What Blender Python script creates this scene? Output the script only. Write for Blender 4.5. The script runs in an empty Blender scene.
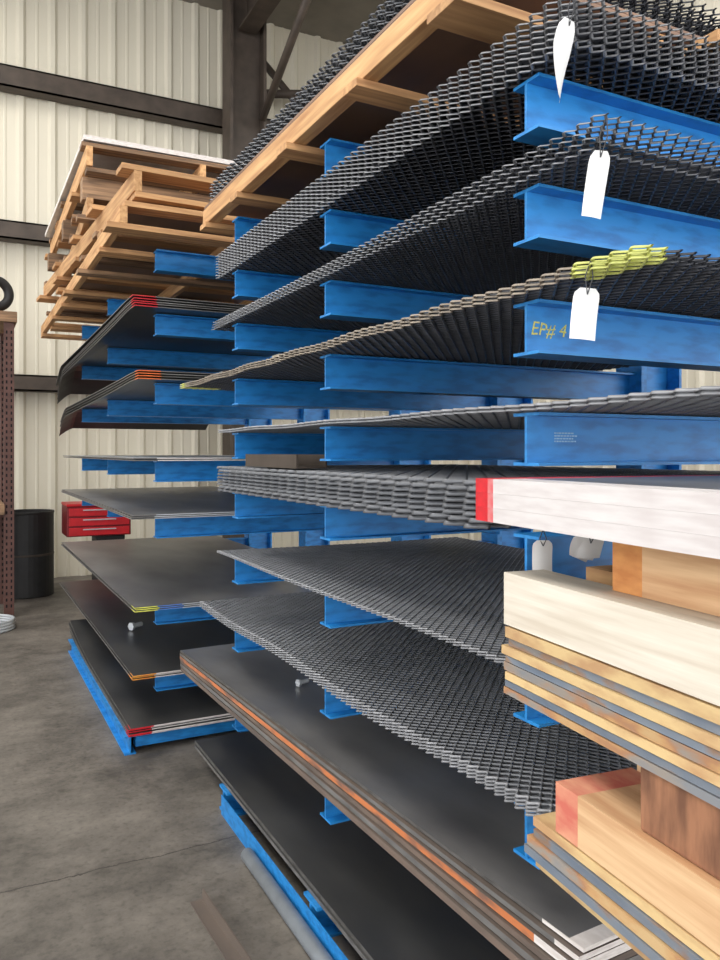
import bpy, bmesh, math, random
import numpy as np
from mathutils import Vector, Euler
random.seed(7)
scene=bpy.context.scene
COL=scene.collection

# ------------------------------------------------------------ materials
def lin(c):
    return tuple((x/12.92 if x<=0.04045 else ((x+0.055)/1.055)**2.4) for x in [v/255 for v in c])
def pmat(name, rgb, rough=0.6, metal=0.0, var=0.15, scale=(4,4,4), detail=6, bump=0.0, rgb2=None, rnd=0.0, nscale=3.0, lo=0.35, hi=0.65, spec=0.5, multi=None):
    m=bpy.data.materials.new(name); m.use_nodes=True
    nt=m.node_tree; N=nt.nodes; L=nt.links
    b=N['Principled BSDF']
    b.inputs['Roughness'].default_value=rough; b.inputs['Metallic'].default_value=metal
    b.inputs['Specular IOR Level'].default_value=spec
    tc=N.new('ShaderNodeTexCoord'); mp=N.new('ShaderNodeMapping'); mp.inputs['Scale'].default_value=scale
    nz=N.new('ShaderNodeTexNoise'); nz.inputs['Scale'].default_value=nscale; nz.inputs['Detail'].default_value=detail
    cr=N.new('ShaderNodeValToRGB')
    c=lin(rgb)
    if rgb2 is None:
        a=tuple(x*(1-var) for x in c); d=tuple(min(1,x*(1+var)) for x in c)
    else:
        a=lin(rgb2); d=c
    cr.color_ramp.elements[0].position=lo; cr.color_ramp.elements[1].position=hi
    cr.color_ramp.elements[0].color=(*a,1); cr.color_ramp.elements[1].color=(*d,1)
    if multi:
        for p_,c_ in multi:
            e_=cr.color_ramp.elements.new(p_); e_.color=(*lin(c_),1)
    L.new(tc.outputs['Object'],mp.inputs['Vector'])
    vec=mp.outputs['Vector']
    if rnd>0:
        oi=N.new('ShaderNodeObjectInfo'); ad=N.new('ShaderNodeVectorMath'); ad.operation='ADD'
        mu=N.new('ShaderNodeMath'); mu.operation='MULTIPLY'; mu.inputs[1].default_value=37
        L.new(oi.outputs['Random'],mu.inputs[0]); L.new(vec,ad.inputs[0]); L.new(mu.outputs[0],ad.inputs[1]); vec=ad.outputs[0]
    L.new(vec,nz.inputs['Vector']); L.new(nz.outputs['Fac'],cr.inputs['Fac'])
    out=cr.outputs['Color']
    if rnd>0:
        hs=N.new('ShaderNodeHueSaturation'); mr=N.new('ShaderNodeMapRange')
        mr.inputs['To Min'].default_value=1-rnd; mr.inputs['To Max'].default_value=1+rnd
        L.new(oi.outputs['Random'],mr.inputs['Value']); L.new(mr.outputs[0],hs.inputs['Value']); L.new(out,hs.inputs['Color']); out=hs.outputs['Color']
    L.new(out,b.inputs['Base Color'])
    if bump>0:
        bp=N.new('ShaderNodeBump'); bp.inputs['Strength'].default_value=bump; bp.inputs['Distance'].default_value=0.01
        L.new(nz.outputs['Fac'],bp.inputs['Height']); L.new(bp.outputs['Normal'],b.inputs['Normal'])
    return m

M_blue=pmat('blue_paint',(38,138,210),0.4,0,0.14,(4,8,14),bump=0.02,rgb2=(28,114,182),nscale=2.5,detail=10,lo=.38,hi=.56)
M_exp=pmat('expanded_steel',(108,110,114),0.4,0.25,0.15,(6,6,6))
M_expm=pmat('mid_expanded_steel',(108,110,114),0.42,0.25,0.15,(6,6,6))
M_expd=pmat('dark_expanded_steel',(70,72,78),0.42,0.3,0.2,(6,6,6))
M_expe=pmat('painted_daylit_edge',(144,145,148),0.4,0.25,0.15,(6,6,6))  # lighter steel tone standing in for daylight on front and near edges
M_plate=pmat('hot_rolled_steel',(132,130,128),0.34,0.25,0.3,(1.6,.7,1),rnd=0.08,nscale=2.5,rgb2=(104,102,102),detail=10)
M_plated=pmat('dark_steel',(84,83,81),0.38,0.2,0.3,(1.5,.6,1),rnd=0.1,nscale=2.5,rgb2=(60,60,61),detail=10)
M_edge=pmat('sheet_edge_steel',(112,110,108),0.5,0.3,0.3,(2,6,20),rnd=0.35)
M_galv=pmat('galvanised_steel',(200,204,208),0.4,0.3,0.1,(3,3,3))
M_brown=pmat('mill_scale_brown',(128,112,100),0.45,0.1,0.3,(1.4,.5,1),rgb2=(96,88,82),nscale=2,detail=10)
M_brown2=pmat('brown_sheet_steel',(150,118,96),0.6,0.0,0.3,(1.4,.7,1),rgb2=(112,88,74),nscale=2,detail=8)
M_pedge=pmat('brown_plate_edge',(130,112,100),0.6,0.1,0.3,(3,2,5),rgb2=(100,90,84),rnd=.12,detail=8)
M_gband=pmat('grey_plate_edge',(134,132,130),0.45,0.3,0.3,(3,2,5),rgb2=(102,100,100),detail=8)
M_multi=pmat('stained_plate_edge',(204,172,126),0.55,0.1,0.3,(9,3,9),rnd=0.08,bump=0.02,rgb2=(138,140,144),lo=.36,hi=.66,nscale=2.0,detail=10,
    multi=[(.46,(156,146,136)),(.53,(176,130,96)),(.59,(198,156,108))])
M_multi2=pmat('grey_stained_plate_edge',(154,148,142),0.45,0.2,0.3,(9,3,9),rnd=0.08,bump=0.02,rgb2=(116,128,144),lo=.34,hi=.68,nscale=2.0,detail=10,
    multi=[(.50,(134,142,152)),(.57,(156,124,100)),(.62,(138,134,132))])
M_tanp=pmat('yellow_tan_plate_edge',(218,188,136),0.55,0.0,0.3,(7,3,9),rgb2=(190,150,108),rnd=0.08,lo=.36,hi=.56,detail=10,bump=.02)
M_rusto=pmat('dull_orange_rust',(196,118,72),0.7,0.0,0.3,(4,2.4,8),rgb2=(124,92,78),bump=0.05,detail=9,lo=.38,hi=.54)
M_red=pmat('red_marker_paint',(206,28,42),0.5,0,0.15,(9,9,9))
M_white=pmat('white_marker_paint',(232,226,222),0.6,0,0.1,(10,4,60),rgb2=(206,198,192),bump=.03)
M_wbun=pmat('grey_white_paint',(222,217,215),0.55,0,0.1,(7,3,22),rgb2=(206,198,196))
M_redf=pmat('thin_red_paint',(216,80,86),0.5,0,0.15,(9,9,9),rgb2=(214,140,140))
M_yspray=pmat('pale_yellow_green_paint',(214,218,124),0.6,0,0.2,(10,10,10),rgb2=(184,188,108))
M_tan=pmat('tan_grey_edge',(164,152,136),0.6,0.05,0.25,(9,9,9),rgb2=(130,120,108))
M_yel=pmat('yellow_marker_paint',(218,220,96),0.6,0,0.2,(9,9,9))
M_orange=pmat('orange_marker_paint',(226,110,50),0.6,0,0.2,(9,9,9))
M_oryel=pmat('orange_yellow_paint',(236,178,70),0.6,0,0.2,(30,30,60),rgb2=(222,120,60))
M_bl2=pmat('blue_marker_paint',(90,130,200),0.6,0,0.2,(6,6,6))
M_woody=pmat('lumber_along_y',(218,174,122),0.75,0,0.2,(16,1,16),rgb2=(168,120,78),rnd=0.2,bump=0.1,lo=.3,hi=.7,detail=9)
M_woodx=pmat('lumber_along_x',(208,162,112),0.75,0,0.2,(1,16,16),rgb2=(158,114,76),rnd=0.24,bump=0.1,lo=.3,hi=.7,detail=9)
M_woodold=pmat('weathered_lumber',(164,130,98),0.8,0,0.2,(1,14,14),rgb2=(108,86,68),rnd=0.28,bump=0.1)
M_woodpink=pmat('warm_rough_lumber',(228,190,146),0.75,0,0.2,(16,1,16),rgb2=(192,142,100),rnd=0.05,bump=0.14,detail=10,lo=.3,hi=.66)
M_woodred2=pmat('pink_tinted_lumber',(222,158,126),0.75,0,0.2,(9,4,9),rgb2=(204,108,92),lo=.35,hi=.65,bump=.1)
M_orangetan=pmat('orange_tan_timber_end',(222,156,92),0.75,0,0.2,(5,5,14),rgb2=(196,126,70),bump=.05)
M_block=pmat('brown_timber',(160,112,82),0.8,0,0.2,(14,14,3),rgb2=(112,76,56),bump=.06)
M_woodwhite=pmat('whitewashed_lumber',(230,222,207),0.75,0,0.1,(14,1,20),rgb2=(208,196,178),bump=0.08,detail=9)
M_paper=pmat('white_paper',(226,226,224),0.7,0,0.03,(9,9,9))
M_wire=pmat('thin_wire',(70,70,72),0.4,0.8,0.1)
M_dark=pmat('dark_structural_steel',(72,62,54),0.6,0.1,0.2,(2,2,2))
M_black=pmat('black_plastic',(32,31,31),0.55,0,0.2,(3,3,3))
M_redm=pmat('red_enamel',(196,32,40),0.4,0,0.1,(3,3,3))
M_redd=pmat('dark_red_enamel',(120,18,26),0.45,0,0.1,(3,3,3))
M_perf=pmat('brown_rack_paint',(94,62,54),0.5,0.1,0.2,(4,4,4))
M_hole=pmat('slot_shadow_black',(14,12,12),0.9,0,0.1)
M_ylt=pmat('yellow_chalk',(206,204,110),0.8,0,0.3,(60,60,60))
M_lbl=pmat('pale_blue_stencil',(150,196,226),0.6,0,0.1)
M_wall=pmat('beige_siding',(212,205,187),0.5,0.0,0.02,(.5,.5,.2))
M_ceil=pmat('roof_deck',(120,114,104),0.8,0,0.1,(1,1,1))
M_pipe=pmat('grey_pipe',(126,132,138),0.55,0.1,0.12,(4,4,4))

def floor_mat():
    m=bpy.data.materials.new('concrete_floor'); m.use_nodes=True
    nt=m.node_tree;N=nt.nodes;L=nt.links;b=N['Principled BSDF']
    tc=N.new('ShaderNodeTexCoord')
    n1=N.new('ShaderNodeTexNoise');n1.inputs['Scale'].default_value=1.6;n1.inputs['Detail'].default_value=12;n1.inputs['Roughness'].default_value=.75
    n2=N.new('ShaderNodeTexNoise');n2.inputs['Scale'].default_value=40;n2.inputs['Detail'].default_value=6
    n3=N.new('ShaderNodeTexVoronoi');n3.inputs['Scale'].default_value=5.0
    for n_ in (n1,n2,n3): L.new(tc.outputs['Object'],n_.inputs['Vector'])
    cr=N.new('ShaderNodeValToRGB');cr.color_ramp.elements[0].position=.38;cr.color_ramp.elements[1].position=.62
    cr.color_ramp.elements[0].color=(*lin((80,75,69)),1);cr.color_ramp.elements[1].color=(*lin((130,123,114)),1)
    L.new(n1.outputs['Fac'],cr.inputs['Fac'])
    cr2=N.new('ShaderNodeValToRGB');cr2.color_ramp.elements[0].position=.32;cr2.color_ramp.elements[1].position=.48
    cr2.color_ramp.elements[0].color=(.5,.5,.5,1);cr2.color_ramp.elements[1].color=(1,1,1,1)
    L.new(n2.outputs['Fac'],cr2.inputs['Fac'])
    mx=N.new('ShaderNodeMixRGB');mx.blend_type='MULTIPLY';mx.inputs[0].default_value=.5
    L.new(cr.outputs[0],mx.inputs[1]);L.new(cr2.outputs[0],mx.inputs[2])
    cr3=N.new('ShaderNodeValToRGB');cr3.color_ramp.elements[0].position=.05;cr3.color_ramp.elements[1].position=.12
    cr3.color_ramp.elements[0].color=(.4,.38,.36,1);cr3.color_ramp.elements[1].color=(1,1,1,1)
    L.new(n3.outputs['Distance'],cr3.inputs['Fac'])
    mx3=N.new('ShaderNodeMixRGB');mx3.blend_type='MULTIPLY';mx3.inputs[0].default_value=.5
    L.new(mx.outputs[0],mx3.inputs[1]);L.new(cr3.outputs[0],mx3.inputs[2])
    sp=N.new('ShaderNodeSeparateXYZ');L.new(tc.outputs['Object'],sp.inputs[0])
    ad=N.new('ShaderNodeMath');ad.operation='MULTIPLY_ADD';ad.inputs[1].default_value=.12
    L.new(n1.outputs['Fac'],ad.inputs[0]);L.new(sp.outputs['Y'],ad.inputs[2])
    pp=N.new('ShaderNodeMath');pp.operation='PINGPONG';pp.inputs[1].default_value=2.3
    sb=N.new('ShaderNodeMath');sb.operation='SUBTRACT';sb.inputs[1].default_value=3.16
    L.new(ad.outputs[0],sb.inputs[0]);L.new(sb.outputs[0],pp.inputs[0])
    lt=N.new('ShaderNodeMath');lt.operation='LESS_THAN';lt.inputs[1].default_value=.004;L.new(pp.outputs[0],lt.inputs[0])
    mx2=N.new('ShaderNodeMixRGB');mx2.inputs[2].default_value=(*lin((66,60,56)),1)
    L.new(lt.outputs[0],mx2.inputs[0]);L.new(mx3.outputs[0],mx2.inputs[1])
    L.new(mx2.outputs[0],b.inputs['Base Color'])
    b.inputs['Roughness'].default_value=.6
    bp=N.new('ShaderNodeBump');bp.inputs['Strength'].default_value=.1;bp.inputs['Distance'].default_value=.01
    L.new(n2.outputs['Fac'],bp.inputs['Height']);L.new(bp.outputs['Normal'],b.inputs['Normal'])
    return m
M_floor=floor_mat()

# ------------------------------------------------------------ object helpers
def mk(name, mesh, loc=(0,0,0), rot=(0,0,0), parent=None, label=None, category=None, group=None, kind=None):
    o=bpy.data.objects.new(name,mesh); COL.objects.link(o)
    o.location=loc; o.rotation_euler=rot
    if parent is not None: o.parent=parent
    if label: o['label']=label
    if category: o['category']=category
    if group: o['group']=group
    if kind: o['kind']=kind
    return o
def empty(name, loc, label, category, group=None, rot=(0,0,0)):
    o=mk(name,None,loc,rot,None,label,category,group); o.empty_display_size=.1
    return o
def meshdata(name, verts, faces, mats, idx=None, smooth=False):
    me=bpy.data.meshes.new(name); me.from_pydata([tuple(map(float,v)) for v in verts],[],[tuple(map(int,f)) for f in faces])
    for m in mats: me.materials.append(m)
    if idx is not None: me.polygons.foreach_set('material_index',np.array(idx,dtype=np.int32))
    if smooth: me.polygons.foreach_set('use_smooth',[True]*len(me.polygons))
    me.update(); return me
def boxes_mesh(name, boxes, mat, bev=0.0):
    bm=bmesh.new()
    for (x0,x1,y0,y1,z0,z1) in boxes:
        vs=[bm.verts.new(p) for p in [(x0,y0,z0),(x1,y0,z0),(x1,y1,z0),(x0,y1,z0),(x0,y0,z1),(x1,y0,z1),(x1,y1,z1),(x0,y1,z1)]]
        for f in [(0,3,2,1),(4,5,6,7),(0,1,5,4),(1,2,6,5),(2,3,7,6),(3,0,4,7)]:
            bm.faces.new([vs[i] for i in f])
    if bev>0: bmesh.ops.bevel(bm,geom=list(bm.edges),offset=bev,segments=2,affect='EDGES',profile=.6)
    me=bpy.data.meshes.new(name); bm.to_mesh(me); bm.free()
    for m in (mat if isinstance(mat,list) else [mat]): me.materials.append(m)
    return me
def box_obj(name, b, mat, bev=0.003, **k):
    x0,x1,y0,y1,z0,z1=b
    c=((x0+x1)/2,(y0+y1)/2,z0)
    me=boxes_mesh(name,[(x0-c[0],x1-c[0],y0-c[1],y1-c[1],0,z1-z0)],mat,bev)
    loc=c
    p=k.get('parent')
    if p is not None: loc=(c[0]-p.location.x,c[1]-p.location.y,c[2]-p.location.z)
    return mk(name,me,loc,**k)
def ibeam_mesh(name, axis, L, h, w, tw, tf, mat, extra=None):
    pr=[(-w/2,0),(w/2,0),(w/2,tf),(tw/2,tf),(tw/2,h-tf),(w/2,h-tf),(w/2,h),(-w/2,h),(-w/2,h-tf),(-tw/2,h-tf),(-tw/2,tf),(-w/2,tf)]
    n=len(pr); V=[];F=[]
    for t in (0,L):
        for a,b in pr:
            if axis=='X': V.append((t,a,b))
            elif axis=='Y': V.append((a,t,b))
            else: V.append((b,a,t))
    for i in range(n):
        j=(i+1)%n; F.append((i,j,n+j,n+i))
    for off in (0,n):
        for q in [(0,1,2,11),(11,2,3,10),(10,3,4,9),(9,4,5,8),(8,5,6,7)]:
            F.append(tuple(off+i for i in q))
    me=meshdata(name,V,F,[mat])
    bm=bmesh.new(); bm.from_mesh(me)
    if extra:
        for (x0,x1,y0,y1,z0,z1) in extra:
            vs=[bm.verts.new(p) for p in [(x0,y0,z0),(x1,y0,z0),(x1,y1,z0),(x0,y1,z0),(x0,y0,z1),(x1,y0,z1),(x1,y1,z1),(x0,y1,z1)]]
            for f in [(0,3,2,1),(4,5,6,7),(0,1,5,4),(1,2,6,5),(2,3,7,6),(3,0,4,7)]: bm.faces.new([vs[i] for i in f])
    bmesh.ops.recalc_face_normals(bm,faces=bm.faces); bm.to_mesh(me); bm.free()
    return me

# ------------------------------------------------------------ room
def structure(o): o['kind']='structure'; return o
fl=mk('floor',meshdata('floor',[(-9,-5,0),(8,-5,0),(8,11,0),(-9,11,0)],[(0,1,2,3)],[M_floor])); structure(fl)
YW=10.6
def siding(name, a0, a1, zmax, mapf):
    V=[];F=[];pts=[];a=a0
    while a<a1:
        pts+= [(a,0),(a+.035,.04),(a+.085,.04),(a+.12,0),(a+.225,0),(a+.235,.008),(a+.255,.008),(a+.265,0)]
        a+=.37
    for z in (0,zmax):
        for (p,d) in pts: V.append(mapf(p,d,z))
    n=len(pts)
    for i in range(n-1): F.append((i,i+1,n+i+1,n+i))
    return meshdata(name,V,F,[M_wall])
structure(mk('wall_back',siding('wall_back',-9,8,7.8,lambda p,d,z:(p,YW-d,z))))
structure(mk('wall_right',siding('wall_right',-1,10.6,7.8,lambda p,d,z:(7.5-d,p,z))))
structure(mk('ceiling',boxes_mesh('ceiling',[(-9,8,-5,11,7.8,7.9)],M_ceil)))
for i,(z,h) in enumerate([(6.05,.26),(4.2,.22),(2.35,.2)]):
    structure(mk('trim_%d'%(i+1),boxes_mesh('girt',[(-9,7.4,YW-.26,YW-.24,z,z+h),(-9,7.4,YW-.26,YW-.05,z+h-.02,z+h),(-9,7.4,YW-.26,YW-.05,z,z+.02)],M_dark)))
structure(mk('trim_4',ibeam_mesh('wall_column','Z',7.8,.5,.34,.04,.04,M_dark),(3.12,9.9,0),(0,0,0)))
structure(mk('trim_5',ibeam_mesh('roof_rafter','Y',14,.6,.25,.02,.03,M_dark),(3.38,-4.2,7.15)))
for i,y in enumerate([2.5,4.5,6.5,8.5]):
    structure(mk('trim_%d'%(6+i),boxes_mesh('purlin',[(-9,7.4,y,y+.08,7.6,7.79)],M_dark)))
def rod(name,p0,p1,r,mat,seg=10,**k):
    p0=Vector(p0);p1=Vector(p1);d=p1-p0
    bm=bmesh.new(); bmesh.ops.create_cone(bm,cap_ends=True,segments=seg,radius1=r,radius2=r,depth=d.length)
    me=bpy.data.meshes.new(name);bm.to_mesh(me);bm.free();me.materials.append(mat)
    me.polygons.foreach_set('use_smooth',[len(p.vertices)==4 for p in me.polygons])
    loc=(p0+p1)/2
    p=k.get('parent')
    if p is not None: loc=loc-p.location
    return mk(name,me,loc,d.to_track_quat('Z','Y').to_euler(),**k)
structure(rod('trim_10',(3.7,YW-.35,7.1),(5.2,YW-.35,5.7),.05,M_dark))
structure(rod('trim_11',(3.75,YW-.35,6.6),(7.3,YW-.35,7.3),.06,M_dark))
structure(rod('trim_12',(3.55,9.7,6.0),(3.55,7.6,7.15),.05,M_dark))

# ------------------------------------------------------------ racks
TOPS_R=[2.64,2.405,2.17,1.925,1.685,1.42,1.13,.83,.48]
ROWS_R=[1.33,2.37,3.33]
def build_rack(name,label,rows,tops,xtip,xcol,zcol,basetip,skip=()):
    r=empty(name,(xcol,rows[0],0),label,'rack')
    L=xcol-xtip
    arm=ibeam_mesh('arm','X',L,.115,.085,.008,.007,M_blue,extra=[(L-.015,L,-.07,.07,-.04,.155)])
    col=ibeam_mesh('column','Z',zcol,.22,.14,.012,.014,M_blue)
    base=ibeam_mesh('base','X',xcol-basetip+.6,.11,.11,.010,.010,M_blue)
    arms=[]
    for y in rows:
        mk('column',col,(0,y-rows[0],.111),parent=r)
        mk('base',base,(basetip-xcol,y-rows[0],0),parent=r)
        for t in tops:
            if (y,t) in skip: arms.append(None); continue
            arms.append(mk('arm',arm,(-L,y-rows[0],t-.115),parent=r))
    for a,b in zip(rows[:-1],rows[1:]):
        for z in (.5,3.0):
            mk('cross_brace',boxes_mesh('cross_brace',[(.08,.12,.09,b-a-.09,0,.06)],M_blue),(0,a-rows[0],z),parent=r)
    return r,arms
rackR,armsR=build_rack('cantilever_rack','blue steel cantilever rack loaded with expanded metal sheets',ROWS_R,TOPS_R,1.09,2.5,3.3,1.035,skip=((1.33,2.64),))
rackL,armsL=build_rack('cantilever_rack','blue steel cantilever rack with flat steel sheets and wood pallets',[4.34,5.89,7.23],[2.715,2.36,1.98,1.55,1.24,.765,.40],.96,2.5,3.0,2.28)
mk('base_rail',boxes_mesh('base_rail',[(-.004,.03,0,2.0,0,.012),(-.004,0.0,0,2.0,.012,.085)],M_blue),(1.03-2.5,ROWS_R[0]+.0-1.33,.0),parent=rackR)
rod('steel_pipe',(.998,1.30,.0265),(.998,2.9,.0265),.026,M_pipe,24,label='plain grey steel pipe on floor beside rack base',category='pipe')
def text_mesh(s,size,shear=.25,off=0):
    cu=bpy.data.curves.new('txt','FONT'); cu.body=s; cu.size=size; cu.shear=shear; cu.extrude=.0002; cu.resolution_u=3; cu.offset=off
    ob=bpy.data.objects.new('tmp',cu); COL.objects.link(ob)
    dg=bpy.context.evaluated_depsgraph_get(); me=bpy.data.meshes.new_from_object(ob.evaluated_get(dg)); 
    bpy.data.objects.remove(ob); return me
t=text_mesh('EP# 4',.042,.25,0); t.materials.clear(); t.materials.append(M_ylt)
for v in t.vertices:
    v.co.y+=.0018*math.sin(v.co.x*90)
mk('handwritten_marking',t,(.008,-.0048,.044),(math.pi/2,0,0),parent=armsR[3],label='yellow handwritten characters on the beam web')
bars=[]
random.seed(3)
for r_ in range(4):
    x=0
    while x<.062-(.01 if r_%2 else 0):
        w=random.uniform(.003,.009); bars.append((x,x+w,-.0004,.0004,r_*.006,r_*.006+.0032)); x+=w+.0018
mk('stencil_marking',boxes_mesh('stencil',bars,M_lbl),(.075,-.0048,.052),parent=armsR[4],label='small pale stencilled print on the beam web')

# ------------------------------------------------------------ expanded metal
def exp_mesh(name,LX,LY,S,L,w,t,zf=None,paint=None,mat=M_exp,axis='Y',fl=.16,thk=.45):
    A,B=(LX,LY) if axis=='Y' else (LY,LX)
    n=int(A/S); m=int(B/L)
    ph=np.array([0,fl,.5,.5+fl]); sg=np.array([1,1,-1,-1])
    ys=(np.arange(m)[:,None]+ph[None,:]).ravel()*L; sgn=np.tile(sg,m)
    P=len(ys)
    j=np.arange(n)
    par=np.where(j%2==0,1,-1)
    x=(j[:,None]+.5)*S+par[:,None]*sgn[None,:]*S*.5*.93
    y=np.broadcast_to(ys,(n,P))
    V=np.zeros((n,P,4,3))
    th=w*thk
    offs=[(-w/2,0),(-w/2+th,0),(w/2,t),(w/2-th,t)]
    a,b=(0,1) if axis=='Y' else (1,0)
    for k,(dx,dz) in enumerate(offs):
        V[:,:,k,a]=x+dx; V[:,:,k,b]=y; V[:,:,k,2]=dz
    if zf is not None: V[:,:,:,2]+=zf(V[:,:,:,0],V[:,:,:,1])
    base=(j[:,None]*P+np.arange(P-1)[None,:])*4
    F=[];base=base.ravel()
    for k in range(4):
        k2=(k+1)%4
        F.append(np.stack([base+k,base+k2,base+4+k2,base+4+k],1))
    F=np.concatenate(F)
    Vf=V.reshape(-1,3)
    me=bpy.data.meshes.new(name)
    me.vertices.add(len(Vf)); me.vertices.foreach_set('co',Vf.ravel())
    me.loops.add(F.size); me.loops.foreach_set('vertex_index',F.ravel().astype(np.int32))
    me.polygons.add(len(F)); me.polygons.foreach_set('loop_start',np.arange(0,F.size,4,dtype=np.int32))
    me.materials.append(mat)
    if paint is not None:
        for pm in paint[0]: me.materials.append(pm)
        c=Vf[F].mean(axis=1); me.polygons.foreach_set('material_index',paint[1](c[:,0],c[:,1]).astype(np.int32))
    me.update(calc_edges=True); me.validate()
    return me
def edgep(m,dx,dy=.0): return ([m],lambda x,y: np.where((x<dx)|(y<dy),1,0))  # edge band in a lighter tone, daylight painted into the colour
def sheets(name,mesh,n,loc,dz,label,category,group,jx=.0015,jy=.003,rot=0.0,jr=.0004):
    for i in range(n):
        mk(name,mesh,(loc[0]+random.uniform(-jx,jx),loc[1]+random.uniform(-jy,jy),loc[2]+i*dz),(0,0,rot+random.uniform(-jr,jr)),None,label,category,group)
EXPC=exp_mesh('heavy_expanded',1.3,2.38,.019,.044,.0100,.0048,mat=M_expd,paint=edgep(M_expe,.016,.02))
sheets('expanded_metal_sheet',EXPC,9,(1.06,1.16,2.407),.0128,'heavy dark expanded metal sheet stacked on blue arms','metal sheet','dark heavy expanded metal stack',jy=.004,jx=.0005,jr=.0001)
for i in range(4):
    zf=(lambda k:(lambda x,y: .0075*k*np.clip((1.3-y)/1.3,0,1)))(i)
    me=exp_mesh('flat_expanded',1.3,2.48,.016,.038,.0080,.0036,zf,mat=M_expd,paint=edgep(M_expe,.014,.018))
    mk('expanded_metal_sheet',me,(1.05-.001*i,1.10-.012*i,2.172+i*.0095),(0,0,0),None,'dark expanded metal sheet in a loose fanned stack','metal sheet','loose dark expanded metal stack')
zf=lambda x,y: .003*np.sin(y*13)*np.clip((.3-x)/.3,0,1)+.0035
pa=([M_yspray,M_tan],lambda x,y: np.where(((y<.19)&(x<.07))|((y>3.02)&(x<.2)),1,np.where(x<.024,2,0)))
EXPY=exp_mesh('yellow_tipped_expanded',1.3,3.15,.018,.046,.0095,.0052,zf,pa,mat=M_expd)
sheets('expanded_metal_sheet',EXPY,3,(1.03,.95,1.928),.0088,'grey expanded metal sheet with yellow painted corners','metal sheet','yellow-cornered expanded metal stack',jx=.0005)
zf=lambda x,y: .002*np.sin(y*9)*np.clip((.2-x)/.2,0,1)+.002
EXP1=exp_mesh('thin_expanded',1.3,2.8,.02,.05,.009,.006,zf,mat=M_expm,paint=edgep(M_expe,.018))
sheets('expanded_metal_sheet',EXP1,2,(1.05,.72,1.687),.008,'thin grey expanded metal sheet with rope-like edge','metal sheet','pair of thin expanded sheets')
EXPH=exp_mesh('grating_expanded',1.3,2.05,.030,.085,.011,.011,mat=M_expm)
sheets('expanded_metal_sheet',EXPH,8,(1.05,1.44,1.422),.0146,'heavy grey expanded grating sheet in a neat thick stack','metal sheet','thick expanded grating stack',jy=.012,jx=.003)
zf=lambda x,y: .003*np.sin(y*4+x*3)+.004
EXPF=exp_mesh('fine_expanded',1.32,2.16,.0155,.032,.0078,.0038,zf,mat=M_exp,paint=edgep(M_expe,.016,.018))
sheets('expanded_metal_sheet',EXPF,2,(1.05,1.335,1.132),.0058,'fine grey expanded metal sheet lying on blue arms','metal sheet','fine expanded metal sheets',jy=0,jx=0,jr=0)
zf=lambda x,y: np.clip(.010+.014*np.sin(x*9+.6)*np.clip((.45-y)/.45,0,1)+.006*np.sin(y*5.3),0,1)
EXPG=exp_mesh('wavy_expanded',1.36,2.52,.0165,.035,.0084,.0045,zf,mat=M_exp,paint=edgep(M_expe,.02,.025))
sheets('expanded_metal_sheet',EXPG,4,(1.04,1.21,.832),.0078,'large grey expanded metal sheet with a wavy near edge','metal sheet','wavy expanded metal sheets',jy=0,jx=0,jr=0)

# ------------------------------------------------------------ flat sheets
def slab(name,LX,LY,T,mats,zf=None,idxf=None,nx=10,ny=30,xs=None,ys=None):
    xs=np.array(xs) if xs is not None else np.linspace(0,LX,nx+1)
    ys=np.array(ys) if ys is not None else np.linspace(0,LY,ny+1)
    nx=len(xs)-1; ny=len(ys)-1
    V=[];F=[];I=[]
    for t in (0,T):
        for y in ys:
            for x in xs:
                z=t+(float(zf(x,y)) if zf else 0); V.append((x,y,z))
    W=nx+1; N0=W*(ny+1)
    f=idxf or (lambda cx,cy,s:0)
    for j in range(ny):
        for i in range(nx):
            a=j*W+i; cx=(xs[i]+xs[i+1])/2; cy=(ys[j]+ys[j+1])/2
            F.append((a,a+W,a+W+1,a+1)); I.append(f(cx,cy,'bottom'))
            F.append((N0+a,N0+a+1,N0+a+W+1,N0+a+W)); I.append(f(cx,cy,'top'))
    for j in range(ny):
        cy=(ys[j]+ys[j+1])/2
        a=j*W; F.append((a,N0+a,N0+a+W,a+W)); I.append(f(0,cy,'front'))
        a=j*W+nx; F.append((a,a+W,N0+a+W,N0+a)); I.append(f(LX,cy,'back'))
    for i in range(nx):
        cx=(xs[i]+xs[i+1])/2
        F.append((i,i+1,N0+i+1,N0+i)); I.append(f(cx,0,'near'))
        a=ny*W+i; F.append((a,N0+a,N0+a+1,a+1)); I.append(f(cx,LY,'far'))
    me=meshdata(name,V,F,mats,I)
    return me
def corner_paint(c=.12,cf=.10,c2=None):
    def f(cx,cy,s):
        if s=='near':
            if cx<c: return 2
            if c2 and cx<c2: return 4
            return 3
        if s=='front': return 2 if cy<cf else 1
        if s=='far' or s=='back': return 1
        return 0
    return f
def flat_stack(n,T,loc,LY,body,corner,near,label,group,zfs=None,LX=1.4,gap=.0015,rot=0,jx=.006,jy=.015,c=.12,third=None,c2=None):
    ys=[0,.01,.08]+list(np.linspace(.2,LY,32)); xs=[0,.03,.06,.09,.12]+list(np.linspace(.25,LX,8))
    me=None
    for i in range(n):
        if me is None or zfs: me=slab('sheet',LX,LY,T,[body,M_edge,corner,near]+([third] if third else []),zfs(i) if zfs else None,corner_paint(c,.06 if i%2 else .1,c2),xs=xs,ys=ys)
        mk('steel_sheet',me,(loc[0]+random.uniform(-jx,jx),loc[1]+random.uniform(-jy,jy),loc[2]+i*(T+gap)),(0,0,rot+random.uniform(-.002,.002)),None,label,'metal sheet',group)
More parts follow.
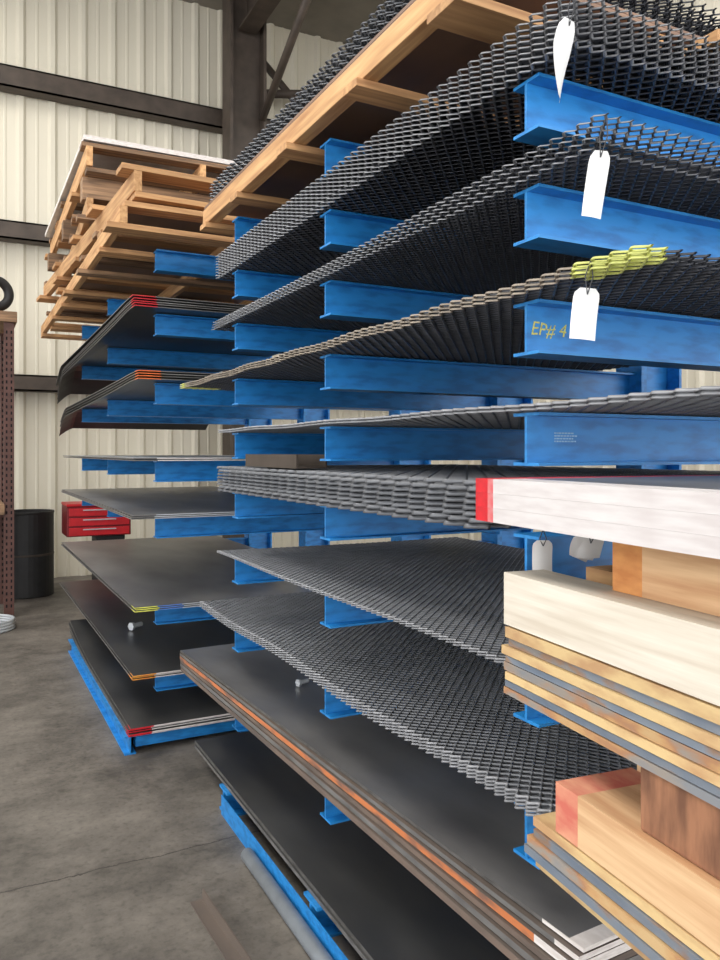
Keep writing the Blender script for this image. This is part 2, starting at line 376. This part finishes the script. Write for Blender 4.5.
def droop(k,q,n,e=0.0,y0=3.2):
    return lambda i:(lambda x,y: -(k+q*(n-1-i))*max(0.0,(.12-x)/.12)**1.3*max(0.0,(y-.25)/3.05)**.8 - (e+.014*(n-1-i))*(max(0,(y-y0))/.34)**1.3)
flat_stack(5,.005,(.81,4.16,2.366),3.62,M_plated,M_red,M_edge,'dark steel sheet with red painted corner and drooping end','red-cornered sheet stack',zfs=droop(.06,.008,5,.11),gap=.009)
flat_stack(4,.005,(.83,4.14,1.984),3.62,M_plated,M_orange,M_edge,'dark steel sheet with orange painted corner and drooping end','orange-cornered sheet stack',zfs=droop(.04,.010,4,.08),gap=.009)
flat_stack(2,.006,(.82,4.18,1.552),3.2,M_galv,M_edge,M_white,'pale galvanised steel sheet on blue rack','galvanised sheet stack',gap=.005)
flat_stack(3,.005,(.81,4.2,1.242),3.2,M_plate,M_edge,M_galv,'grey steel sheet with bright edges on blue rack','grey sheet stack',gap=.004)
flat_stack(3,.005,(.81,4.12,.767),3.3,M_plate,M_yel,M_galv,'grey steel sheet with yellow corner and blue-marked edge','yellow-cornered sheet stack',gap=.004,c=.12,third=M_bl2,c2=.3)
flat_stack(3,.006,(.80,4.15,.402),3.3,M_plated,M_oryel,M_white,'dark steel sheet with orange-yellow and white painted edge','dark orange-edged sheet stack',gap=.005)
flat_stack(5,.006,(.79,4.17,.101),2.5,M_plated,M_red,M_white,'black steel sheet with red corner on blue skid','sheets on the blue skid',gap=.004,zfs=lambda i:(lambda x,y:(.04+.012*i)*max(0,(y-1.2)/1.3)**2))
sk=empty('steel_skid',(.75,4.2,0),'low blue steel skid under black steel sheets on the floor','skid')
for x in (.80,1.45,2.0):
    mk('runner',ibeam_mesh('runner','Y',2.4,.1,.06,.008,.008,M_blue),(x-.75,0,0),parent=sk)
for y in (4.25,4.8,5.4,6.0,6.5):
    for x0,x1 in ((.831,1.419),(1.481,1.969)):
        mk('cross_beam',boxes_mesh('cross_beam',[(x0-.75,x1-.75,-.03,.03,.03,.09)],M_blue),(0,y-4.2,0),parent=sk)

rot0=-math.atan2(-(0.13),2.74)
spec=[(M_brown,M_pedge,.018),(M_brown,M_gband,.016),(M_brown,M_pedge,.014),(M_brown,M_rusto,.018),(M_brown,M_gband,.012),(M_plate,M_edge,.009)]
labs=['brown mill-scale steel plate in a thick stack','grey-edged steel plate in a thick stack','brown mill-scale steel plate in a thick stack','orange rusted steel plate in a thick stack','grey-edged steel plate in a thick stack','dusty grey steel plate topping the stack']
z=.482; NP=len(spec)
for i,(m,e_,T) in enumerate(spec):
    me=slab('plate',1.25,2.75,T,[m,e_,M_white],None,lambda cx,cy,s:2 if (i>=3 and s=='near' and cx<.4) or (i>=3 and s=='front' and cy<(.12 if i%2 else .07)) or (i==NP-1 and s=='top' and cx<.4 and cy<.04) else (1 if s in('front','near') else 0),xs=[0,.03,.14,.4,.6,1.25],ys=[0,.04,.07,.12,1,2,2.75])
    r_=rot0*(.6+.4*i/(NP-1))
    xn=1.0+math.sin(r_)*2.75
    mk('steel_plate',me,(xn+random.uniform(-.004,.004),1.2+random.uniform(-.003,.003),z),(0,0,r_),None,labs[i],'steel plate','thick plates on the low arms')
    z+=T+.0035
ZP=z-.003
for i in range(2):
    me=slab('bottom_plate',1.25,2.75,.014,[M_plated,M_edge,M_brown],None,lambda cx,cy,s:1 if s in('front','near') else 0,xs=[0,.6,1.25],ys=[0,1,2,2.75])
    mk('steel_plate',me,(1.05+i*.006,1.1+i*.02,.112+i*.016),(0,0,0),None,'dark steel plate resting on the blue rack base','steel plate','plates on the rack base')

# ------------------------------------------------------------ wood crates / pallets
def pallet(name,loc,LX,LY,label,nb=7,nst=3,hb=.02,hs=.09,bw=.09,group=None,mx=M_woodx,my=M_woody,topd=True,over=.0,rz=0.0,jit=.035,sw=.04,jx=(-.06,.04)):
    e=empty(name,loc,label,'pallet',group,rot=(0,0,rz))
    bms=[boxes_mesh('deck_board',[(-over,LX*k,-w_/2,w_/2,0,hb)],mm,.002) for k,w_,mm in ((1,bw,mx),(.99,bw*1.4,mx),(1.01,bw*.75,M_woodold))]
    smsh=boxes_mesh('stringer',[(-sw/2,sw/2,0,LY,0,hs)],my,.003)
    for i in range(nb):
        y=bw/2+(LY-bw)*i/(nb-1)
        for zz in ([0,hb+hs+.001] if topd else [0]):
            jr=random.uniform(-jit,jit) if 0<i<nb-1 else random.uniform(-jit,jit)*.4
            mk('deck_board',random.choice(bms),(random.uniform(*jx),y+random.uniform(-.09,.09)*(0<i<nb-1),zz),(0,0,jr),parent=e)
    for i in range(nst):
        mk('stringer',smsh,(.025+(LX-.05)*i/(nst-1),0,hb+.0005),parent=e)
    return e
pallet('wood_pallet',(.70,3.98,2.716),1.4,4.2,'long pale wooden skid resting on blue rack arms',nb=8,hs=.085,hb=.028,bw=.12)
for i in range(3):
    me=slab('brown_sheet',1.35,3.7,.010,[M_brown2,M_edge],None,lambda cx,cy,s:1 if s in('front','near') else 0,xs=[0,1.35],ys=[0,3.7])
    mk('steel_sheet',me,(.77,4.1,2.861+i*.0115),(0,0,0),None,'brown steel sheet strapped between wooden skids','metal sheet','sheets between the wooden skids')
pallet('wood_pallet',(.78,4.02,2.897),1.4,3.2,'pale wooden skid stacked crookedly on brown sheets',nb=5,hs=.105,hb=.028,rz=.045,bw=.14)
pallet('wood_pallet',(.70,5.1,3.062),1.5,2.6,'weathered wooden pallet in a tall stack',nb=5,hs=.105,hb=.028,mx=M_woodold,rz=-.05,bw=.14)
for i,y in enumerate((5.25,6.3,7.4)):
    o=box_obj('timber_block',(.70,2.2,y,y+.11,3.2285,3.372),M_woodold,label='weathered timber spacing two pallets apart',category='lumber',group='timbers between the pallets')
pallet('wood_pallet',(.70,5.12,3.375),1.5,2.6,'weathered wooden pallet under the top white sheet',nb=5,hs=.125,hb=.028,mx=M_woodx,rz=-.015,bw=.15)
me=slab('white_sheet',1.5,2.5,.03,[M_galv,M_white],None,lambda cx,cy,s:1 if s in('front','near') else 0,xs=[0,1.5],ys=[0,2.5])
mk('steel_sheet',me,(.69,5.12,3.564),(0,0,0),None,'white-edged sheet bundle capping the pallet stack','metal sheet')
pallet('wood_pallet',(1.02,1.5,2.641),1.35,2.1,'long rough wooden skid with brown sheet on top arms',nb=5,hs=.072,hb=.024,mx=M_woodx,topd=False,bw=.09,nst=3,sw=.05,jit=.02,jx=(-.035,.01))
for i in range(2):
    me=slab('cap_sheet',1.33,2.12,.010,[M_brown2,M_edge],None,None,xs=[0,1.33],ys=[0,2.12])
    mk('steel_sheet',me,(1.03,1.49,2.739+i*.0115),(0,0,0),None,'brown steel sheet on a wooden skid','metal sheet','brown sheets on the top skid')
EXPT=exp_mesh('top_expanded',1.3,2.1,.022,.050,.011,.0055,mat=M_expd,paint=edgep(M_expm,.018))
sheets('expanded_metal_sheet',EXPT,8,(1.05,1.5,2.763),.0135,'heavy black expanded metal sheet on a wooden skid','metal sheet','black expanded metal on the skid',jy=.008)
for i,(x,y) in enumerate([(1.5,.97),(1.72,.98)]):
    box_obj('lumber_board',(x,x+.09,y+.2,y+.5,2.5165,2.544),M_woody,label='short pale lumber offcut on dark expanded metal',category='lumber')

# ------------------------------------------------------------ near bundles (yawed 6 degrees)
RY=-math.radians(6)
def bslab(name,xf,yf,z0,z1,W,L,mats,idx,label,cat,group=None,xs=None,ys=None,gap=.0008):
    me=slab(name,W,L,z1-z0-gap,mats,None,idx,xs=xs or [0,W],ys=ys or [0,L])
    for v in me.vertices: v.co.y-=L
    return mk(name,me,(xf,yf,z0),(0,0,RY),None,label,cat,group)
n=3; T=(1.549-1.467)/n
for i in range(n):
    bslab('steel_sheet',.90,1.25,1.467+i*T,1.467+(i+1)*T,.7,.95,[M_plate,M_wbun,M_red,M_redf],
          lambda cx,cy,s:(2 if cy>.905 or s=='far' else (3 if cy>.885 else (1 if s in('front','near') or cx<.07 else 0))) if s!='bottom' else 0,'steel sheet bundle with white painted edge and red corner','metal sheet','white and red edged sheet bundle',xs=[0,.07,.7],ys=[0,.4,.86,.885,.905,.95],gap=.0002)
def blk(name,b,mat,label,rz=0):
    o=box_obj(name,b,mat,.004,label=label,category='lumber'); o.rotation_euler=(0,0,rz); return o
bslab('timber_block',.965,.955,1.3702,1.4668,.2,.5,[M_woodpink,M_orangetan],lambda cx,cy,s:1 if (s=='far' or cy>.43) else 0,'long pale timber block with orange-tan end between bundles','lumber',ys=[0,.43,.5])
bslab('timber_beam',.93,1.20,1.27,1.37,.09,.9,[M_woodwhite],None,'whitewashed timber beam laid across rusty steel plates','lumber')
bslab('timber_beam',1.12,1.18,1.27,1.37,.3,.9,[M_woody],None,'pale timber beam laid on rusty steel plates','lumber')
z=1.268
LB={M_tanp:'steel plate with dull yellow-tan edge in a bundle',M_multi:'steel plate with uneven rust and yellow stained edge',M_multi2:'steel plate with grey-blue and rust stained edge'}
for i,(m,h) in enumerate([(M_tanp,.022),(M_multi2,.015),(M_tanp,.018),(M_multi2,.013),(M_multi,.018),(M_tanp,.016),(M_multi2,.014),(M_multi,.014)]):
    bslab('steel_plate',.93+random.uniform(-.003,.003),1.2+random.uniform(-.015,.008),z-h,z,.5,.9,[m],None,LB[m],'steel plate','upper edge-stained plate bundle',gap=.0018)
    z-=h
blk('timber_block',(.885,1.1,.66,.82,1.0415,z-.001),M_block,'dark brown timber block between bundles',RY)
bslab('timber_beam',.90,1.02,.956,1.041,.16,.8,[M_woodpink,M_woodred2],lambda cx,cy,s:1 if (cy>.74 or s=='far') else 0,'warm rough timber beam with faint pink end on steel plates','lumber',ys=[0,.4,.74,.8])
bslab('timber_beam',1.08,1.01,.956,1.041,.4,.8,[M_woodpink],None,'warm timber beam behind another beam','lumber')
z=.955
for i,(m,h) in enumerate([(M_tanp,.018),(M_multi2,.016),(M_multi,.018),(M_multi2,.016),(M_tanp,.018)]):
    bslab('steel_plate',.90+random.uniform(-.006,.006),1.09+random.uniform(-.015,.01),z-h,z,.5,.85,[m],None,LB[m],'steel plate','lower edge-stained plate bundle',gap=.0018)
    z-=h
for (x,y) in ((.95,.3),(1.2,.3),(.95,.46)):
    blk('timber_post',(x,x+.1,y,y+.1,0,z-.001),M_woody,'upright timber post carrying the layered bundles')

# ------------------------------------------------------------ tags
def tag(loc,w,h,rot,label,curl=0.0,wirelen=.05,taper=0.0,n=1):
    e=empty('paper_tag',loc,label,'tag',rot=rot)
    nx,ny=6,12;V=[];F=[]
    for j in range(ny+1):
        for i in range(nx+1):
            u=i/nx-.5; v=j/ny
            x=u*w*(1-taper*abs(v-.35))
            if v<.1: x*= .6+.4*v/.1
            a=curl*(v**1.5)
            V.append((x*math.cos(a), x*math.sin(a)+.012*max(curl,.5)*math.sin(v*3)+.10*x*x/w*4, -wirelen-v*h))
    for j in range(ny):
        for i in range(nx):
            a=j*(nx+1)+i; F.append((a,a+1,a+nx+2,a+nx+1))
    N0=len(V)
    V+= [(x,y+.0008,z) for x,y,z in V]; F+=[tuple(N0+i for i in f[::-1]) for f in F]
    me=meshdata('card',V,F,[M_paper],smooth=True)
    for k in range(n):
        mk('card',me,(0,.0025*k,-.004*k),(0,.18*k,.1*k),parent=e)
    path=[(0,.0,.018),(.007,.001,-wirelen*.4),(0,0,-wirelen-.012),(-.007,.002,-wirelen*.4)]
    V=[];F=[];S=5
    for p in path:
        for s in range(S):
            a=2*math.pi*s/S; V.append((p[0]+.0012*math.cos(a),p[1]+.0012*math.sin(a),p[2]))
    for i in range(4):
        for s in range(S): F.append((i*S+s,i*S+(s+1)%S,((i+1)%4)*S+(s+1)%S,((i+1)%4)*S+s))
    mk('wire_loop',meshdata('wire_loop',V,F,[M_wire]),parent=e)
    return e
tag((1.052,1.145,2.47),.055,.155,(0.05,.12,.1),'narrow twisted white paper tag wired to dark expanded metal',.7,.035,.5)
tag((1.045,1.052,2.195),.038,.12,(0.05,.14,-.6),'white paper tag hanging from a loose expanded stack',.3,.045)
tag((1.035,1.080,1.938),.048,.095,(0,.10,-.55),'square white paper tag hanging below yellow-tipped expanded metal',.1,.035)
tag((1.085,1.268,1.42),.042,.085,(0,0,-.5),'small white tag hanging from a blue rack arm',.1,.005)
tag((1.19,1.235,1.43),.06,.045,(.1,.1,-.5),'small bundle of crumpled white paper tags by a rack arm',.4,.012,n=3)

# ------------------------------------------------------------ small things
def bolt(loc,rz,s,label):
    e=empty('steel_bolt',loc,label,'bolt',rot=(0,math.pi/2,rz))
    bm=bmesh.new(); bmesh.ops.create_cone(bm,cap_ends=True,segments=6,radius1=.018*s,radius2=.018*s,depth=.014*s); me=bpy.data.meshes.new('head'); bm.to_mesh(me); bm.free(); me.materials.append(M_galv)
    mk('bolt_head',me,(0,0,0),parent=e)
    bm=bmesh.new(); bmesh.ops.create_cone(bm,cap_ends=True,segments=16,radius1=.010*s,radius2=.010*s,depth=.05*s); me=bpy.data.meshes.new('shank'); bm.to_mesh(me); bm.free(); me.materials.append(M_galv)
    mk('bolt_shank',me,(0,0,.032*s),parent=e)
bolt((1.0,5.2,.431+.0275),.6,1.5,'bright steel bolt lying on dark sheets')
bolt((1.3,3.1,ZP+.016),.3,.9,'small bright bolt lying on steel plate')
me=boxes_mesh('angle',[(-.025,.025,0,.6,0,.005),(.02,.025,0,.6,.005,.04)],M_brown)
mk('angle_iron',me,(.78,2.12,0.0005),(0,0,math.radians(3)),None,'rusty steel angle iron lying on concrete floor','steel bar')
me=boxes_mesh('channel',[(0,.12,0,.55,0,.006),(0,.006,0,.55,.006,.05),(.114,.12,0,.55,.006,.05)],M_dark)
mk('steel_channel',me,(1.06,2.55,1.541),(0,0,0),None,'short dark steel channel lying on grating stack','steel bar')

sh=empty('storage_shelf',(.05,8.1,0),'brown perforated steel shelf with wood top','shelf')
for (x,y) in ((.42,8.2),(-.7,8.2),(.42,9.0),(-.7,9.0)):
    mk('post',boxes_mesh('post',[(-.045,.045,-.004,.004,0,2.85),(-.045,-.037,0,.06,0,2.85),(.037,.045,0,.06,0,2.85)],M_perf),(x-.05,y-8.1,0),parent=sh)
    hol=[]
    zz=.1
    while zz<2.8:
        hol.append((-.028,-.014,-.0052,-.004,zz,zz+.03)); hol.append((.014,.028,-.0052,-.004,zz,zz+.03)); zz+=.06
    mk('slots',boxes_mesh('slots',hol,M_hole),(x-.05,y-8.1,0),parent=sh)
for z in (1.0,2.85):
    mk('shelf_board',boxes_mesh('shelf_board',[(-.82,.44 if z>2 else .33,.0,1.0,0,.10)],M_woodold,.004),(0,0.06,z+.001 if z>2 else z),parent=sh)
bpy.ops.mesh.primitive_torus_add(major_radius=.13,minor_radius=.045,major_segments=40,minor_segments=14,location=(.30,8.25,2.952+.175),rotation=(math.pi/2,0,.3))
o=bpy.context.object; o.name='rubber_hose_coil'; o.data.materials.append(M_black); o['label']='black rubber coil standing on wooden shelf'; o['category']='hose coil'
for p in o.data.polygons: p.use_smooth=True
def revolve(name,prof,mat,seg=36):
    V=[];F=[]
    for r,z in prof:
        for i in range(seg):
            a=2*math.pi*i/seg; V.append((r*math.cos(a),r*math.sin(a),z))
    for k in range(len(prof)-1):
        for i in range(seg): F.append((k*seg+i,k*seg+(i+1)%seg,(k+1)*seg+(i+1)%seg,(k+1)*seg+i))
    F.append(tuple(range(seg))[::-1]); F.append(tuple((len(prof)-1)*seg+i for i in range(seg)))
    me=meshdata(name,V,F,[mat],smooth=False); return me
def drum(loc,r,h,label):
    e=empty('steel_drum',loc,label,'drum')
    p=[(r*.98,0),(r,.01),(r,.97*h),(r*1.02,.98*h),(r*1.02,h),(r*.96,h),(r*.95,.95*h),(r*.95,.03)]
    mk('body',revolve('drum_body',p,M_black),parent=e)
    mk('rim_band',revolve('rim',[(r*1.001,.48*h),(r*1.015,.485*h),(r*1.015,.50*h),(r*1.001,.505*h)],M_dark),parent=e)
    return e
drum((.66,9.45,0),.29,.94,'open-topped black steel drum standing on concrete floor')
drum((.02,9.6,0),.30,1.02,'open-topped black steel drum standing on concrete floor')
for i in range(4):
    bpy.ops.mesh.primitive_torus_add(major_radius=.26-.01*i,minor_radius=.011,major_segments=48,minor_segments=8,location=(.18+.01*i,7.75+.008*i,.012+i*.0225))
    o=bpy.context.object; o.name='wire_ring'; o.data.materials.append(M_galv); o['label']='pale coiled wire ring lying on concrete floor'; o['category']='wire'; o['group']='coiled wire rings on the floor'
tcst=empty('tool_chest',(1.36,8.9,0),'red metal drawer chest on a stand near siding','tool chest')
mk('body',boxes_mesh('body',[(-.36,.30,-.22,.25,.70,1.02)],M_redd,.01),parent=tcst)
mk('lid',boxes_mesh('lid',[(-.365,.305,-.235,.255,1.021,1.05)],M_redm,.01),parent=tcst)
mk('stand',boxes_mesh('stand',[(-.05,.25,-.15,.2,0,.699)],M_black,.01),parent=tcst)
for i in range(3):
    z=.712+i*.103
    mk('drawer',boxes_mesh('drawer',[(-.34,.28,-.235,-.221,z,z+.085)],M_redm,.004),parent=tcst)
    mk('drawer_handle',boxes_mesh('drawer_handle',[(-.2,.14,-.246,-.236,z+.058,z+.070)],M_galv,.003),parent=tcst,label='bright drawer handle')

# ------------------------------------------------------------ lights / world
w=bpy.data.worlds.new('w'); scene.world=w; w.use_nodes=True
bg=w.node_tree.nodes['Background']; bg.inputs[0].default_value=(.97,.98,1,1); bg.inputs[1].default_value=2.7
def area(loc,rot,sx,sy,p,c=(1,.98,.94)):  # unseen fill light added under the roof, no real fixture
    l=bpy.data.lights.new('added_overhead_fill','AREA'); l.shape='RECTANGLE'; l.size=sx; l.size_y=sy; l.energy=p; l.color=c
    o=bpy.data.objects.new('added_overhead_fill',l); COL.objects.link(o); o.location=loc; o.rotation_euler=rot
area((-2.5,1,7.4),(0,0,0),2.5,5,330)
area((-1.5,7.5,7.4),(0,0,0),2.5,3,240)
area((5.3,4.5,7.0),(0,0,0),2.0,6,240)  # extra fill added to brighten the right wall
# ------------------------------------------------------------ camera
cam=bpy.data.cameras.new('cam'); co=bpy.data.objects.new('camera',cam); COL.objects.link(co)
cam.sensor_width=36; cam.lens=776/960*36; cam.shift_y=-28/960; cam.clip_start=.05
co.location=(0,0,1.6); co.rotation_euler=(math.pi/2,0,-math.radians(27.27))
scene.camera=co
scene.view_settings.view_transform='Standard'
